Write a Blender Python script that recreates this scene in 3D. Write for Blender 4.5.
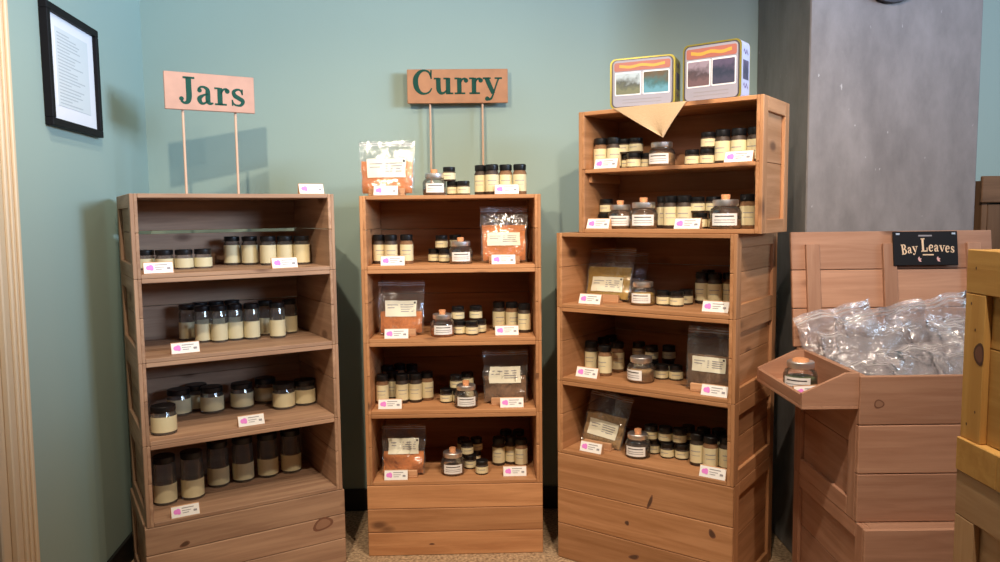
import bpy, bmesh, math, random
from mathutils import Vector, Matrix
random.seed(7)
for o in list(bpy.data.objects): bpy.data.objects.remove(o)
scene = bpy.context.scene
COL = scene.collection

# ------------------------------------------------------------------ camera
FPX, PITCH, ROLL, CAMH = 763.0, 0.0885, -0.0115, 1.208
CAMP = Vector((0, 0, CAMH))
R0 = Vector((1, 0, 0)); U0 = Vector((0, math.sin(PITCH), math.cos(PITCH))); F0 = Vector((0, math.cos(PITCH), -math.sin(PITCH)))
RV = R0 * math.cos(ROLL) + U0 * math.sin(ROLL)
UV = -R0 * math.sin(ROLL) + U0 * math.cos(ROLL)
cd = bpy.data.cameras.new('camera'); cam = bpy.data.objects.new('camera', cd); COL.objects.link(cam)
cd.sensor_fit = 'HORIZONTAL'; cd.sensor_width = 36; cd.lens = FPX * 36 / 1000; cd.clip_start = .05
M = Matrix.Identity(4)
for i in range(3):
    M[i][0] = RV[i]; M[i][1] = UV[i]; M[i][2] = -F0[i]; M[i][3] = CAMP[i]
cam.matrix_world = M
scene.camera = cam

# ------------------------------------------------------------------ view, world, lamps
vs = scene.view_settings
vs.view_transform = 'Standard'; vs.look = 'None'; vs.gamma = 1; vs.use_curve_mapping = False
vs.exposure = 0.8
wd = bpy.data.worlds.new('world'); scene.world = wd; wd.use_nodes = True
bg = wd.node_tree.nodes['Background']; bg.inputs[0].default_value = (1, .92, .86, 1); bg.inputs[1].default_value = .024

def aim(o, t):
    o.rotation_euler = (Vector(t) - o.location).to_track_quat('-Z', 'Y').to_euler()
def spot(name, loc, tgt, power, col, ang, blend, size):
    l = bpy.data.lights.new(name, 'SPOT'); l.energy = power; l.color = col; l.spot_size = math.radians(ang)
    l.spot_blend = blend; l.shadow_soft_size = size
    o = bpy.data.objects.new(name, l); COL.objects.link(o); o.location = loc; aim(o, tgt); return o
def area(name, loc, tgt, power, col, sx, sy):
    l = bpy.data.lights.new(name, 'AREA'); l.energy = power; l.color = col; l.shape = 'RECTANGLE'; l.size = sx; l.size_y = sy
    o = bpy.data.objects.new(name, l); COL.objects.link(o); o.location = loc; aim(o, tgt); return o
WARM = (1, .84, .64)
spot('track_spot_jars', (-.53, 1.2, 2.10), (-.60, 2.7, 1.2), 36, WARM, 100, .85, .018)
spot('track_spot_shelf', (.34, 1.2, 2.06), (.22, 2.6, 1.0), 31, WARM, 96, .85, .018)
spot('ceiling_spot_jars', (-.60, 1.5, 2.5), (-.65, 2.55, .45), 32, WARM, 88, .85, .02)
spot('ceiling_spot_shelf', (.36, 1.55, 2.6), (.3, 2.5, .4), 24, WARM, 95, .85, .02)
spot('track_spot_bin', (.72, 1.0, 2.35), (1.15, 2.1, .72), 58, (1, .85, .72), 100, .85, .02)
dl = area('side_window_daylight', (3.4, -.2, 2.1), (-1.1, 2.4, 2.8), 25, (.52, .72, 1), 1.2, .9)
dl.data.spread = math.radians(54)
wall_fill = area('added_right_wall_fill', (4.3, 1.0, 2.2), (1.9, 3.04, 1.9), 7, (.60, .80, 1), 1.0, 1.0)  # added unseen bluish fill, brightens the back wall right of the pillar
wall_fill.data.spread = math.radians(70)
pillar_fill = area('added_pillar_fill', (1.0, -2.6, 2.9), (1.45, 2.53, 2.3), 3.2, (.74, .76, 1), 1.2, .8)  # added fill behind the camera, cools the pillar's upper front; no known window
pillar_fill.data.spread = math.radians(34)

# ------------------------------------------------------------------ pixel helpers
def ray(u, v):
    return (RV * ((u - 500) / FPX) + UV * ((281 - v) / FPX) + F0)
def onz(u, v, z):
    d = ray(u, v); return CAMP + d * ((z - CAMH) / d.z)
def onpl(u, v, P, n):
    d = ray(u, v); n = Vector(n); return CAMP + d * ((Vector(P) - CAMP).dot(n) / d.dot(n))

# ------------------------------------------------------------------ materials
MATS = {}
def newmat(name):
    m = bpy.data.materials.new(name); m.use_nodes = True; MATS[name] = m
    return m, m.node_tree.nodes, m.node_tree.links, m.node_tree.nodes['Principled BSDF']
def plain(name, col, rough=.5, metal=0, spec=.5, noise=0, nscale=40, bump=0):
    m, n, l, b = newmat(name)
    b.inputs['Base Color'].default_value = (*col, 1); b.inputs['Roughness'].default_value = rough
    b.inputs['Metallic'].default_value = metal; b.inputs['Specular IOR Level'].default_value = spec
    if noise or bump:
        tc = n.new('ShaderNodeTexCoord'); nz = n.new('ShaderNodeTexNoise'); nz.inputs['Scale'].default_value = nscale; nz.inputs['Detail'].default_value = 5
        l.new(tc.outputs['Object'], nz.inputs['Vector'])
        if noise:
            r = n.new('ShaderNodeValToRGB'); r.color_ramp.elements[0].position = .3; r.color_ramp.elements[1].position = .7
            r.color_ramp.elements[0].color = (*[c * (1 - noise) for c in col], 1); r.color_ramp.elements[1].color = (*[min(1, c * (1 + noise)) for c in col], 1)
            l.new(nz.outputs['Fac'], r.inputs['Fac']); l.new(r.outputs['Color'], b.inputs['Base Color'])
        if bump:
            bp = n.new('ShaderNodeBump'); bp.inputs['Strength'].default_value = bump; bp.inputs['Distance'].default_value = .002
            l.new(nz.outputs['Fac'], bp.inputs['Height']); l.new(bp.outputs['Normal'], b.inputs['Normal'])
    return m
def wood(name, light, dark, knot=(.10, .04, .02), rough=.62):
    for ax in 'xyz':
        m, n, l, b = newmat(name + '_' + ax)
        tc = n.new('ShaderNodeTexCoord'); oi = n.new('ShaderNodeObjectInfo')
        mul = n.new('ShaderNodeVectorMath'); mul.operation = 'SCALE'; mul.inputs[0].default_value = (13.1, 7.7, 5.3)
        l.new(oi.outputs['Random'], mul.inputs['Scale'])
        add = n.new('ShaderNodeVectorMath'); l.new(tc.outputs['Object'], add.inputs[0]); l.new(mul.outputs[0], add.inputs[1])
        mp = n.new('ShaderNodeMapping'); s = [34, 34, 34]; s['xyz'.index(ax)] = 2.2; mp.inputs['Scale'].default_value = s
        l.new(add.outputs[0], mp.inputs['Vector'])
        nz = n.new('ShaderNodeTexNoise'); nz.inputs['Scale'].default_value = 1; nz.inputs['Detail'].default_value = 6; nz.inputs['Roughness'].default_value = .62; nz.inputs['Distortion'].default_value = .5
        l.new(mp.outputs[0], nz.inputs['Vector'])
        rp = n.new('ShaderNodeValToRGB'); rp.color_ramp.elements[0].position = .37; rp.color_ramp.elements[1].position = .64
        rp.color_ramp.elements[0].color = (*dark, 1); rp.color_ramp.elements[1].color = (*light, 1)
        l.new(nz.outputs['Fac'], rp.inputs['Fac'])
        mp2 = n.new('ShaderNodeMapping'); s = [7.5, 7.5, 7.5]; s['xyz'.index(ax)] = 3.6; mp2.inputs['Scale'].default_value = s
        l.new(add.outputs[0], mp2.inputs['Vector'])
        vo = n.new('ShaderNodeTexVoronoi'); vo.inputs['Scale'].default_value = 1
        l.new(mp2.outputs[0], vo.inputs['Vector'])
        kr = n.new('ShaderNodeValToRGB'); kr.color_ramp.elements[0].position = .07; kr.color_ramp.elements[1].position = .15
        kr.color_ramp.elements[0].color = (1, 1, 1, 1); kr.color_ramp.elements[1].color = (0, 0, 0, 1)
        l.new(vo.outputs['Distance'], kr.inputs['Fac'])
        kk = n.new('ShaderNodeMath'); kk.operation = 'MULTIPLY'; kk.inputs[1].default_value = .75; l.new(kr.outputs['Color'], kk.inputs[0])
        mx = n.new('ShaderNodeMix'); mx.data_type = 'RGBA'; l.new(kk.outputs[0], mx.inputs['Factor']); l.new(rp.outputs['Color'], mx.inputs['A']); mx.inputs['B'].default_value = (*knot, 1)
        hs = n.new('ShaderNodeHueSaturation'); mr = n.new('ShaderNodeMapRange'); mr.inputs['To Min'].default_value = .84; mr.inputs['To Max'].default_value = 1.14
        l.new(oi.outputs['Random'], mr.inputs['Value']); l.new(mr.outputs[0], hs.inputs['Value']); l.new(mx.outputs['Result'], hs.inputs['Color'])
        l.new(hs.outputs[0], b.inputs['Base Color']); b.inputs['Roughness'].default_value = rough; b.inputs['Specular IOR Level'].default_value = .3
        bp = n.new('ShaderNodeBump'); bp.inputs['Strength'].default_value = .25; bp.inputs['Distance'].default_value = .002
        l.new(nz.outputs['Fac'], bp.inputs['Height']); l.new(bp.outputs['Normal'], b.inputs['Normal'])
wood('wood_jars', (.47, .29, .185), (.33, .19, .12))
wood('wood_curry', (.56, .275, .125), (.42, .19, .08))
wood('wood_shelf', (.51, .255, .12), (.37, .17, .07))
wood('wood_bin', (.50, .275, .175), (.40, .205, .125))
wood('wood_yellow', (.64, .36, .10), (.54, .28, .07))
wood('wood_pale', (.58, .37, .19), (.48, .28, .13))
wood('wood_dark', (.22, .115, .055), (.14, .07, .03))
wood('wood_block', (.62, .36, .20), (.52, .27, .14))
plain('sign_pink', (.48, .26, .185), .6, noise=.08, nscale=20)
plain('sign_orange', (.44, .19, .085), .6, noise=.10, nscale=20)
plain('rod_wood', (.62, .40, .28), .6)
plain('green_paint', (.002, .055, .036), .6, spec=.2)
plain('black_lid', (.006, .006, .007), .38)
plain('cream_label', (.74, .65, .40), .6)
plain('cream_label_pale', (.80, .76, .60), .6)
plain('white_paper', (.86, .83, .80), .6)
plain('print_grey', (.30, .28, .30), .7)
plain('print_dark', (.06, .05, .05), .7)
plain('pink_ink', (.78, .22, .66), .6)
plain('orange_ink', (.62, .20, .08), .6)
plain('metal', (.85, .83, .82), .42, 1)
plain('cork', (.62, .27, .12), .8, noise=.2, nscale=90)
plain('spice_orange', (.62, .21, .05), .8, noise=.12, nscale=120, bump=.4)
plain('spice_yellow', (.44, .26, .04), .8, noise=.12, nscale=120, bump=.4)
plain('spice_brown', (.22, .11, .05), .8, noise=.2, nscale=120, bump=.4)
plain('spice_tan', (.40, .24, .10), .8, noise=.2, nscale=120, bump=.4)
plain('spice_dark', (.05, .03, .02), .6)
plain('leaf', (.09, .12, .05), .6, noise=.3, nscale=30)
plain('frame_black', (.006, .005, .006), .6, spec=.15)
plain('mat_paper', (.80, .79, .82), .7)
plain('doc_paper', (.66, .69, .70), .7)
plain('doc_text', (.45, .48, .50), .7)
plain('base_black', (.008, .007, .007), .5)
plain('casing', (.74, .56, .36), .5)
plain('cloth', (.56, .39, .23), .85, noise=.05, nscale=300, bump=.5)
plain('board_black', (.014, .013, .014), .5, spec=.15)
plain('letter_cream', (.86, .62, .40), .5)
plain('letter_pink', (.80, .45, .42), .5)
plain('tin_gold', (.40, .34, .06), .3, .5)
plain('tin_rim', (.10, .09, .10), .35, .4)
plain('tin_face', (.32, .31, .37), .4)
plain('tin_red', (.40, .14, .11), .4)
plain('tin_yellow', (.60, .34, .07), .4)
plain('tin_side', (.42, .44, .58), .35)
plain('tin_script', (.12, .08, .22), .5)
plain('plaque_dark', (.03, .025, .035), .4)
plain('knot_mid', (.19, .08, .045), .7)
plain('knot_core', (.31, .16, .095), .7)
plain('knot_dark', (.10, .045, .022), .7)
plain('nail', (.10, .07, .05), .4, .8)
def picture(name, c1, c2, c3):
    m, n, l, b = newmat(name)
    tc = n.new('ShaderNodeTexCoord'); nz = n.new('ShaderNodeTexNoise'); nz.inputs['Scale'].default_value = 45; nz.inputs['Detail'].default_value = 4
    l.new(tc.outputs['Object'], nz.inputs['Vector'])
    sp = n.new('ShaderNodeSeparateXYZ'); l.new(tc.outputs['Object'], sp.inputs[0])
    ma = n.new('ShaderNodeMath'); ma.operation = 'MULTIPLY_ADD'; ma.inputs[1].default_value = 14; l.new(sp.outputs['Z'], ma.inputs[0]); l.new(nz.outputs['Fac'], ma.inputs[2])
    r = n.new('ShaderNodeValToRGB'); e = r.color_ramp.elements
    e[0].position = .2; e[0].color = (*c1, 1); e[1].position = .85; e[1].color = (*c3, 1); k = e.new(.5); k.color = (*c2, 1)
    l.new(ma.outputs[0], r.inputs['Fac']); l.new(r.outputs['Color'], b.inputs['Base Color']); b.inputs['Roughness'].default_value = .4
picture('pic_landscape', (.16, .17, .10), (.07, .08, .07), (.42, .50, .55))
picture('pic_teal', (.10, .28, .36), (.04, .13, .14), (.10, .07, .04))
picture('pic_mauve', (.16, .10, .11), (.08, .06, .07), (.30, .24, .30))
picture('pic_navy', (.06, .06, .10), (.03, .04, .07), (.10, .08, .14))
def film(name, glossw, milk, milkcol, rough, bumps, bscale):
    m, n, l, b = newmat(name); n.remove(b)
    out = n['Material Output']
    tr = n.new('ShaderNodeBsdfTransparent'); gl = n.new('ShaderNodeBsdfGlossy'); gl.inputs['Roughness'].default_value = rough
    df = n.new('ShaderNodeBsdfDiffuse'); df.inputs['Color'].default_value = (*milkcol, 1)
    fr = n.new('ShaderNodeLayerWeight'); fr.inputs['Blend'].default_value = .25
    mr = n.new('ShaderNodeMapRange'); mr.inputs['To Min'].default_value = glossw; mr.inputs['To Max'].default_value = .85
    l.new(fr.outputs['Fresnel'], mr.inputs['Value'])
    m1 = n.new('ShaderNodeMixShader'); m1.inputs[0].default_value = milk; l.new(tr.outputs[0], m1.inputs[1]); l.new(df.outputs[0], m1.inputs[2])
    m2 = n.new('ShaderNodeMixShader'); l.new(mr.outputs[0], m2.inputs[0]); l.new(m1.outputs[0], m2.inputs[1]); l.new(gl.outputs[0], m2.inputs[2])
    if bumps:
        tc = n.new('ShaderNodeTexCoord'); nz = n.new('ShaderNodeTexNoise'); nz.inputs['Scale'].default_value = bscale; nz.inputs['Detail'].default_value = 3; nz.inputs['Distortion'].default_value = 1.2
        l.new(tc.outputs['Object'], nz.inputs['Vector'])
        bp = n.new('ShaderNodeBump'); bp.inputs['Strength'].default_value = bumps; bp.inputs['Distance'].default_value = .01
        l.new(nz.outputs['Fac'], bp.inputs['Height'])
        for s in (gl, fr, df): l.new(bp.outputs['Normal'], s.inputs['Normal'])
    l.new(m2.outputs[0], out.inputs[0])
film('glass_thin', .07, .09, (.55, .55, .5), .03, 0, 0)
film('glass_sniff', .10, .04, (.6, .6, .6), .05, 0, 0)
film('zip_film', .09, .05, (.7, .65, .6), .12, .7, 22)
film('bay_film', .15, .20, (.88, .80, .84), .14, 1.0, 30)
film('zip_strip_film', .22, .50, (.86, .82, .83), .15, .2, 30)

def wallmat(name, col, var):
    m, n, l, b = newmat(name)
    tc = n.new('ShaderNodeTexCoord'); nz = n.new('ShaderNodeTexNoise'); nz.inputs['Scale'].default_value = 1.3; nz.inputs['Detail'].default_value = 3
    l.new(tc.outputs['Object'], nz.inputs['Vector'])
    r = n.new('ShaderNodeValToRGB'); r.color_ramp.elements[0].color = (*[c * (1 - var) for c in col], 1); r.color_ramp.elements[1].color = (*[c * (1 + var) for c in col], 1)
    l.new(nz.outputs['Fac'], r.inputs['Fac']); l.new(r.outputs['Color'], b.inputs['Base Color']); b.inputs['Roughness'].default_value = .7
    n2 = n.new('ShaderNodeTexNoise'); n2.inputs['Scale'].default_value = 260; l.new(tc.outputs['Object'], n2.inputs['Vector'])
    bp = n.new('ShaderNodeBump'); bp.inputs['Strength'].default_value = .12; bp.inputs['Distance'].default_value = .002; l.new(n2.outputs['Fac'], bp.inputs['Height']); l.new(bp.outputs['Normal'], b.inputs['Normal'])
wallmat('wall_paint', (.325, .42, .37), .04)
def concrete():
    m, n, l, b = newmat('concrete')
    tc = n.new('ShaderNodeTexCoord')
    mp = n.new('ShaderNodeMapping'); mp.inputs['Scale'].default_value = (8, 8, 3.6); l.new(tc.outputs['Object'], mp.inputs[0])
    nz = n.new('ShaderNodeTexNoise'); nz.inputs['Scale'].default_value = 1; nz.inputs['Detail'].default_value = 7; nz.inputs['Roughness'].default_value = .65; l.new(mp.outputs[0], nz.inputs['Vector'])
    r = n.new('ShaderNodeValToRGB'); r.color_ramp.elements[0].position = .3; r.color_ramp.elements[1].position = .75
    r.color_ramp.elements[0].color = (.155, .138, .132, 1); r.color_ramp.elements[1].color = (.285, .258, .25, 1); l.new(nz.outputs['Fac'], r.inputs['Fac'])
    mp2 = n.new('ShaderNodeMapping'); mp2.inputs['Scale'].default_value = (44, 44, 26); l.new(tc.outputs['Object'], mp2.inputs[0])
    n2 = n.new('ShaderNodeTexNoise'); n2.inputs['Scale'].default_value = 1; n2.inputs['Detail'].default_value = 2; l.new(mp2.outputs[0], n2.inputs['Vector'])
    r2 = n.new('ShaderNodeValToRGB'); r2.color_ramp.elements[0].position = .74; r2.color_ramp.elements[1].position = .80; l.new(n2.outputs['Fac'], r2.inputs['Fac'])
    mx = n.new('ShaderNodeMix'); mx.data_type = 'RGBA'; l.new(r2.outputs['Color'], mx.inputs['Factor']); l.new(r.outputs['Color'], mx.inputs['A']); mx.inputs['B'].default_value = (.52, .50, .49, 1)
    l.new(mx.outputs['Result'], b.inputs['Base Color']); b.inputs['Roughness'].default_value = .6
    bp = n.new('ShaderNodeBump'); bp.inputs['Strength'].default_value = .3; bp.inputs['Distance'].default_value = .004; l.new(nz.outputs['Fac'], bp.inputs['Height']); l.new(bp.outputs['Normal'], b.inputs['Normal'])
concrete()
def floormat():
    m, n, l, b = newmat('floor_tan')
    tc = n.new('ShaderNodeTexCoord'); nz = n.new('ShaderNodeTexNoise'); nz.inputs['Scale'].default_value = 95; nz.inputs['Detail'].default_value = 4; l.new(tc.outputs['Object'], nz.inputs['Vector'])
    r = n.new('ShaderNodeValToRGB'); e = r.color_ramp.elements; e[0].position = .32; e[1].position = .7
    e[0].color = (.20, .12, .065, 1); e[1].color = (.62, .43, .26, 1); l.new(nz.outputs['Fac'], r.inputs['Fac']); l.new(r.outputs['Color'], b.inputs['Base Color']); b.inputs['Roughness'].default_value = .75
floormat()

# ------------------------------------------------------------------ geometry helpers
def link(name, me, mat=None, parent=None, loc=(0, 0, 0), rot=(0, 0, 0)):
    o = bpy.data.objects.new(name, me); COL.objects.link(o)
    if mat and not me.materials: me.materials.append(MATS[mat])
    o.parent = parent; o.location = loc; o.rotation_euler = rot
    return o
def tag(o, label, cat, group=None):
    o['label'] = label; o['category'] = cat
    if group: o['group'] = group
    return o
def struct(o): o['kind'] = 'structure'; return o
def thing(name, label, cat, loc, rz=0, group=None):
    o = bpy.data.objects.new(name, None); COL.objects.link(o); o.location = loc; o.rotation_euler = (0, 0, rz); o.empty_display_size = .02
    return tag(o, label, cat, group)
BOX = {}
def boxmesh(sx, sy, sz, mat, bev):
    key = (round(sx, 5), round(sy, 5), round(sz, 5), mat, bev)
    if key in BOX: return BOX[key]
    bm = bmesh.new(); bmesh.ops.create_cube(bm, size=1)
    bmesh.ops.scale(bm, vec=(sx, sy, sz), verts=bm.verts)
    bv = min(bev, .3 * min(sx, sy, sz))
    if bv > 0: bmesh.ops.bevel(bm, geom=bm.edges[:], offset=bv, segments=1, affect='EDGES')
    me = bpy.data.meshes.new('board'); bm.to_mesh(me); bm.free()
    me.materials.append(MATS[mat]); BOX[key] = me
    return me
def bx(name, parent, mat, x0, x1, y0, y1, z0, z1, bev=.0015, rot=(0, 0, 0)):
    s = (x1 - x0, y1 - y0, z1 - z0)
    if mat + '_x' in MATS: mat = mat + '_' + 'xyz'[max(range(3), key=lambda i: s[i])]
    return link(name, boxmesh(*s, mat, bev), None, parent, ((x0 + x1) / 2, (y0 + y1) / 2, (z0 + z1) / 2), rot)
def meshobj(name, verts, faces, mat, parent=None, loc=(0, 0, 0), rot=(0, 0, 0), smooth=False):
    me = bpy.data.meshes.new(name); me.from_pydata([tuple(v) for v in verts], [], faces); me.update()
    if smooth: me.polygons.foreach_set('use_smooth', [True] * len(me.polygons))
    return link(name, me, mat, parent, loc, rot)
LATHE = {}
def lathe(key, prof, seg=20, a0=None, a1=None, smooth=True):
    if key in LATHE: return LATHE[key]
    vs_, fs = [], []
    full = a0 is None
    n = seg if full else seg + 1
    for r, z in prof:
        for i in range(n):
            a = 2 * math.pi * i / seg if full else a0 + (a1 - a0) * i / seg
            vs_.append((r * math.cos(a), r * math.sin(a), z))
    for j in range(len(prof) - 1):
        for i in range(seg):
            k = (i + 1) % n if full else i + 1
            fs.append((j * n + i, j * n + k, (j + 1) * n + k, (j + 1) * n + i))
    if full and prof[0][0] > 1e-6: fs.append(tuple(range(n - 1, -1, -1)))
    if full and prof[-1][0] > 1e-6: fs.append(tuple((len(prof) - 1) * n + i for i in range(n)))
    me = bpy.data.meshes.new(key); me.from_pydata(vs_, [], fs); me.update()
    if smooth:
        for p_ in me.polygons: p_.use_smooth = len(p_.vertices) == 4
        try: me.set_sharp_from_angle(angle=math.radians(38))
        except Exception: pass
    LATHE[key] = me
    return me
def prism(pts, z0, z1):          # polygon in xz plane extruded along y from z0 to z1
    n = len(pts)
    v = [(x, z0, z) for x, z in pts] + [(x, z1, z) for x, z in pts]
    f = [tuple(range(n)), tuple(range(2 * n - 1, n - 1, -1))] + [(i, i + n, (i + 1) % n + n, (i + 1) % n) for i in range(n)]
    return v, f

# letters: strokes (points + widths) and rectangles, cap height 1
def sm(pts, k=6):                # Catmull-Rom through (x, y, width)
    out = []; P = [pts[0]] + list(pts) + [pts[-1]]
    for i in range(1, len(P) - 2):
        for s in range(k):
            t = s / k; q = []
            for c in range(3):
                a, b_, c_, d = P[i - 1][c], P[i][c], P[i + 1][c], P[i + 2][c]
                q.append(.5 * (2 * b_ + (c_ - a) * t + (2 * a - 5 * b_ + 4 * c_ - d) * t * t + (3 * b_ - a - 3 * c_ + d) * t ** 3))
            out.append(q)
    out.append(list(pts[-1])); return out
def ball(x, y, r): return ('b', x, y, r)
def rc(x0, x1, y0, y1): return ('r', x0, x1, y0, y1)
def st(*p): return ('s', p)
GL = {
 'J': (.62, [st((.38, .97, .2), (.38, .6, .2), (.38, .25, .2), (.33, .07, .16), (.2, .02, .09), (.1, .1, .1)), ball(.11, .17, .085), rc(.18, .6, .92, 1)]),
 'a': (.60, [st((.1, .5, .08), (.16, .58, .07), (.27, .59, .08), (.38, .52, .13), (.4, .4, .16), (.4, .12, .16), (.47, .04, .1), (.57, .06, .05)), ball(.13, .47, .075), st((.4, .36, .06), (.25, .31, .08), (.12, .2, .15), (.15, .07, .13), (.25, .03, .08), (.4, .12, .06))]),
 'r': (.54, [st((.2, .6, .17), (.2, .3, .17), (.2, 0, .17)), rc(.02, .42, 0, .065), rc(.02, .2, .545, .61), st((.24, .4, .06), (.3, .53, .07), (.4, .57, .08), (.46, .53, .1)), ball(.45, .5, .085)]),
 's': (.52, [st((.42, .44, .05), (.36, .56, .06), (.25, .58, .08), (.13, .5, .12), (.16, .37, .15), (.3, .28, .15), (.43, .19, .14), (.38, .06, .1), (.25, .03, .07), (.13, .07, .06), (.07, .18, .05)), rc(.395, .445, .4, .6), rc(.05, .1, .01, .22)]),
 'C': (.86, [st((.76, .66, .05), (.68, .88, .08), (.5, .965, .08), (.3, .9, .14), (.15, .7, .2), (.12, .48, .22), (.17, .25, .2), (.32, .07, .13), (.5, .03, .08), (.68, .1, .07), (.78, .25, .05)), rc(.73, .79, .62, .98)]),
 'u': (.74, [st((.17, .6, .17), (.17, .35, .17), (.18, .16, .17), (.25, .05, .12), (.36, .05, .08), (.48, .14, .07)), st((.53, .6, .17), (.53, .3, .17), (.53, 0, .17)), rc(.0, .2, .545, .61), rc(.36, .56, .545, .61), rc(.53, .72, 0, .065)]),
 'y': (.70, [st((.12, .59, .17), (.24, .3, .17), (.37, .02, .15)), st((.57, .58, .06), (.45, .25, .06), (.36, -.02, .06), (.28, -.17, .08), (.18, -.2, .09)), ball(.14, -.17, .085), rc(-.02, .28, .545, .61), rc(.42, .7, .545, .61)]),
 'B': (.66, [st((.16, .99, .19), (.16, .5, .19), (.16, .01, .19)), st((.16, .95, .08), (.38, .94, .1), (.5, .77, .17), (.4, .57, .1), (.16, .53, .08)), st((.16, .5, .08), (.42, .48, .1), (.56, .27, .18), (.43, .07, .1), (.16, .045, .08)), rc(0, .2, .92, 1), rc(0, .2, 0, .08)]),
 'L': (.64, [st((.17, .99, .19), (.17, .5, .19), (.17, .01, .19)), rc(0, .58, 0, .09), rc(.5, .58, 0, .3), rc(0, .36, .92, 1)]),
 'e': (.58, [st((.1, .32, .06), (.3, .32, .06), (.47, .33, .06)), st((.47, .33, .1), (.43, .5, .12), (.29, .58, .08), (.15, .5, .13), (.1, .3, .17), (.15, .1, .14), (.3, .03, .09), (.48, .13, .06))]),
 'v': (.64, [st((.12, .59, .17), (.22, .3, .17), (.34, .02, .14)), st((.55, .58, .06), (.45, .3, .06), (.34, .02, .06)), rc(-.02, .28, .545, .61), rc(.42, .68, .545, .61)]),
}
def glyph(ch):
    V, F = [], []
    def addp(poly):
        k = len(V); V.extend(poly); F.append(tuple(range(k, k + len(poly))))
    for e in GL[ch][1]:
        if e[0] == 'r': addp([(e[1], e[3]), (e[2], e[3]), (e[2], e[4]), (e[1], e[4])])
        elif e[0] == 'b': addp([(e[1] + e[3] * math.cos(a * math.pi / 7), e[2] + e[3] * math.sin(a * math.pi / 7)) for a in range(14)])
        else:
            q = sm(e[1]); L, R = [], []
            for i, (x, y, w) in enumerate(q):
                a = q[max(0, i - 1)]; b_ = q[min(len(q) - 1, i + 1)]
                dx, dy = b_[0] - a[0], b_[1] - a[1]; d = math.hypot(dx, dy) or 1
                L.append((x - dy / d * w / 2, y + dx / d * w / 2)); R.append((x + dy / d * w / 2, y - dx / d * w / 2))
            for i in range(len(q) - 1): addp([R[i], R[i + 1], L[i + 1], L[i]])
    return V, F, GL[ch][0]
def word(parent, text, mat, x, y, z, height, rise=None, scales=None, rots=None, track=0, xs=1):
    for i, ch in enumerate(text):
        if ch == ' ': x += .3 * height; continue
        V, F, adv = glyph(ch); h = height * (scales[i] if scales else 1); dz = rise[i] * height if rise else 0
        a = rots[i] if rots else 0; ca, sa = math.cos(a), math.sin(a)
        vv = [((px * ca * xs - py * sa) * h, 0, (px * sa + py * ca) * h) for px, py in V]
        meshobj('letter', vv, F, mat, parent, (x, y - .0003 * (i % 2), z + dz))
        x += (adv + track) * h * xs
def wordlen(text, height, track=0): return sum((GL[c][0] + track) * height if c != ' ' else .3 * height for c in text)

# ------------------------------------------------------------------ room
YB = 3.045
LA = Vector((-1.302, 2.45, 0)); LB = Vector((-1.386, YB, 0))
ldir = (LB - LA).normalized(); lnorm = Vector((ldir.y, -ldir.x, 0))       # into the room
struct(meshobj('floor', [(-3, -2, 0), (5, -2, 0), (5, YB + .2, 0), (-3, YB + .2, 0), (-3, -2, -.05), (5, -2, -.05), (5, YB + .2, -.05), (-3, YB + .2, -.05)],
               [(0, 1, 2, 3), (7, 6, 5, 4), (0, 4, 5, 1), (1, 5, 6, 2), (2, 6, 7, 3), (3, 7, 4, 0)], 'floor_tan'))
struct(bx('wall_back', None, 'wall_paint', LB.x - .3, 5, YB, YB + .12, 0, 3.1, 0))
lw = bx('wall_left', None, 'wall_paint', -3.2, 0, -.12, 0, 0, 3.1, 0)
ang = math.atan2(-ldir.y, -ldir.x)
def leftwall_box(name, mat, s0, s1, t0, t1, z0, z1, bev=.001, parent=None):
    # s: distance from the back corner along the wall towards the camera, t: distance into the room
    c = LB - ldir * ((s0 + s1) / 2) + lnorm * ((t0 + t1) / 2)
    o = bx(name, parent, mat, -(s1 - s0) / 2, (s1 - s0) / 2, -(t1 - t0) / 2, (t1 - t0) / 2, -(z1 - z0) / 2, (z1 - z0) / 2, bev)
    o.location = (c.x, c.y, (z0 + z1) / 2); o.rotation_euler = (0, 0, ang); return o
bpy.data.objects.remove(lw)
lw = struct(leftwall_box('wall_left', 'wall_paint', 0, 1.25, -.12, 0, 0, 3.1, 0))
struct(bx('baseboard_back', None, 'base_black', LB.x + .02, 1.02, YB - .012, YB, 0, .09))
struct(leftwall_box('baseboard_left', 'base_black', .0, .93, 0, .012, 0, .09))
# door casing on the left wall
P = onpl(17, 320, LA, lnorm); sc = (LB - P).dot(ldir)
cas = struct(leftwall_box('trim_1', 'casing', sc, sc + .20, 0, .018, 0, 2.6, .003))
for s0, s1, t1 in ((sc + .002, sc + .016, .026), (sc + .030, sc + .040, .024), (sc + .060, sc + .072, .028), (sc + .100, sc + .130, .034), (sc + .170, sc + .20, .034)):
    c = leftwall_box('moulding', 'casing', s0, s1, .018, t1, 0, 2.6, .003)
    mw = c.location.copy(); c.parent = cas; c.matrix_parent_inverse = (Matrix.Translation(cas.location) @ Matrix.Rotation(ang, 4, 'Z')).inverted()
cas.rotation_euler = (0, math.radians(-.9), ang)
# pillar
PX0, PX1, PY = 1.015, 1.575, 2.535
pil = struct(bx('wall_pillar', None, 'concrete', PX0, PX1, PY, YB - .002, 0, 3.1, .004))

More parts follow.
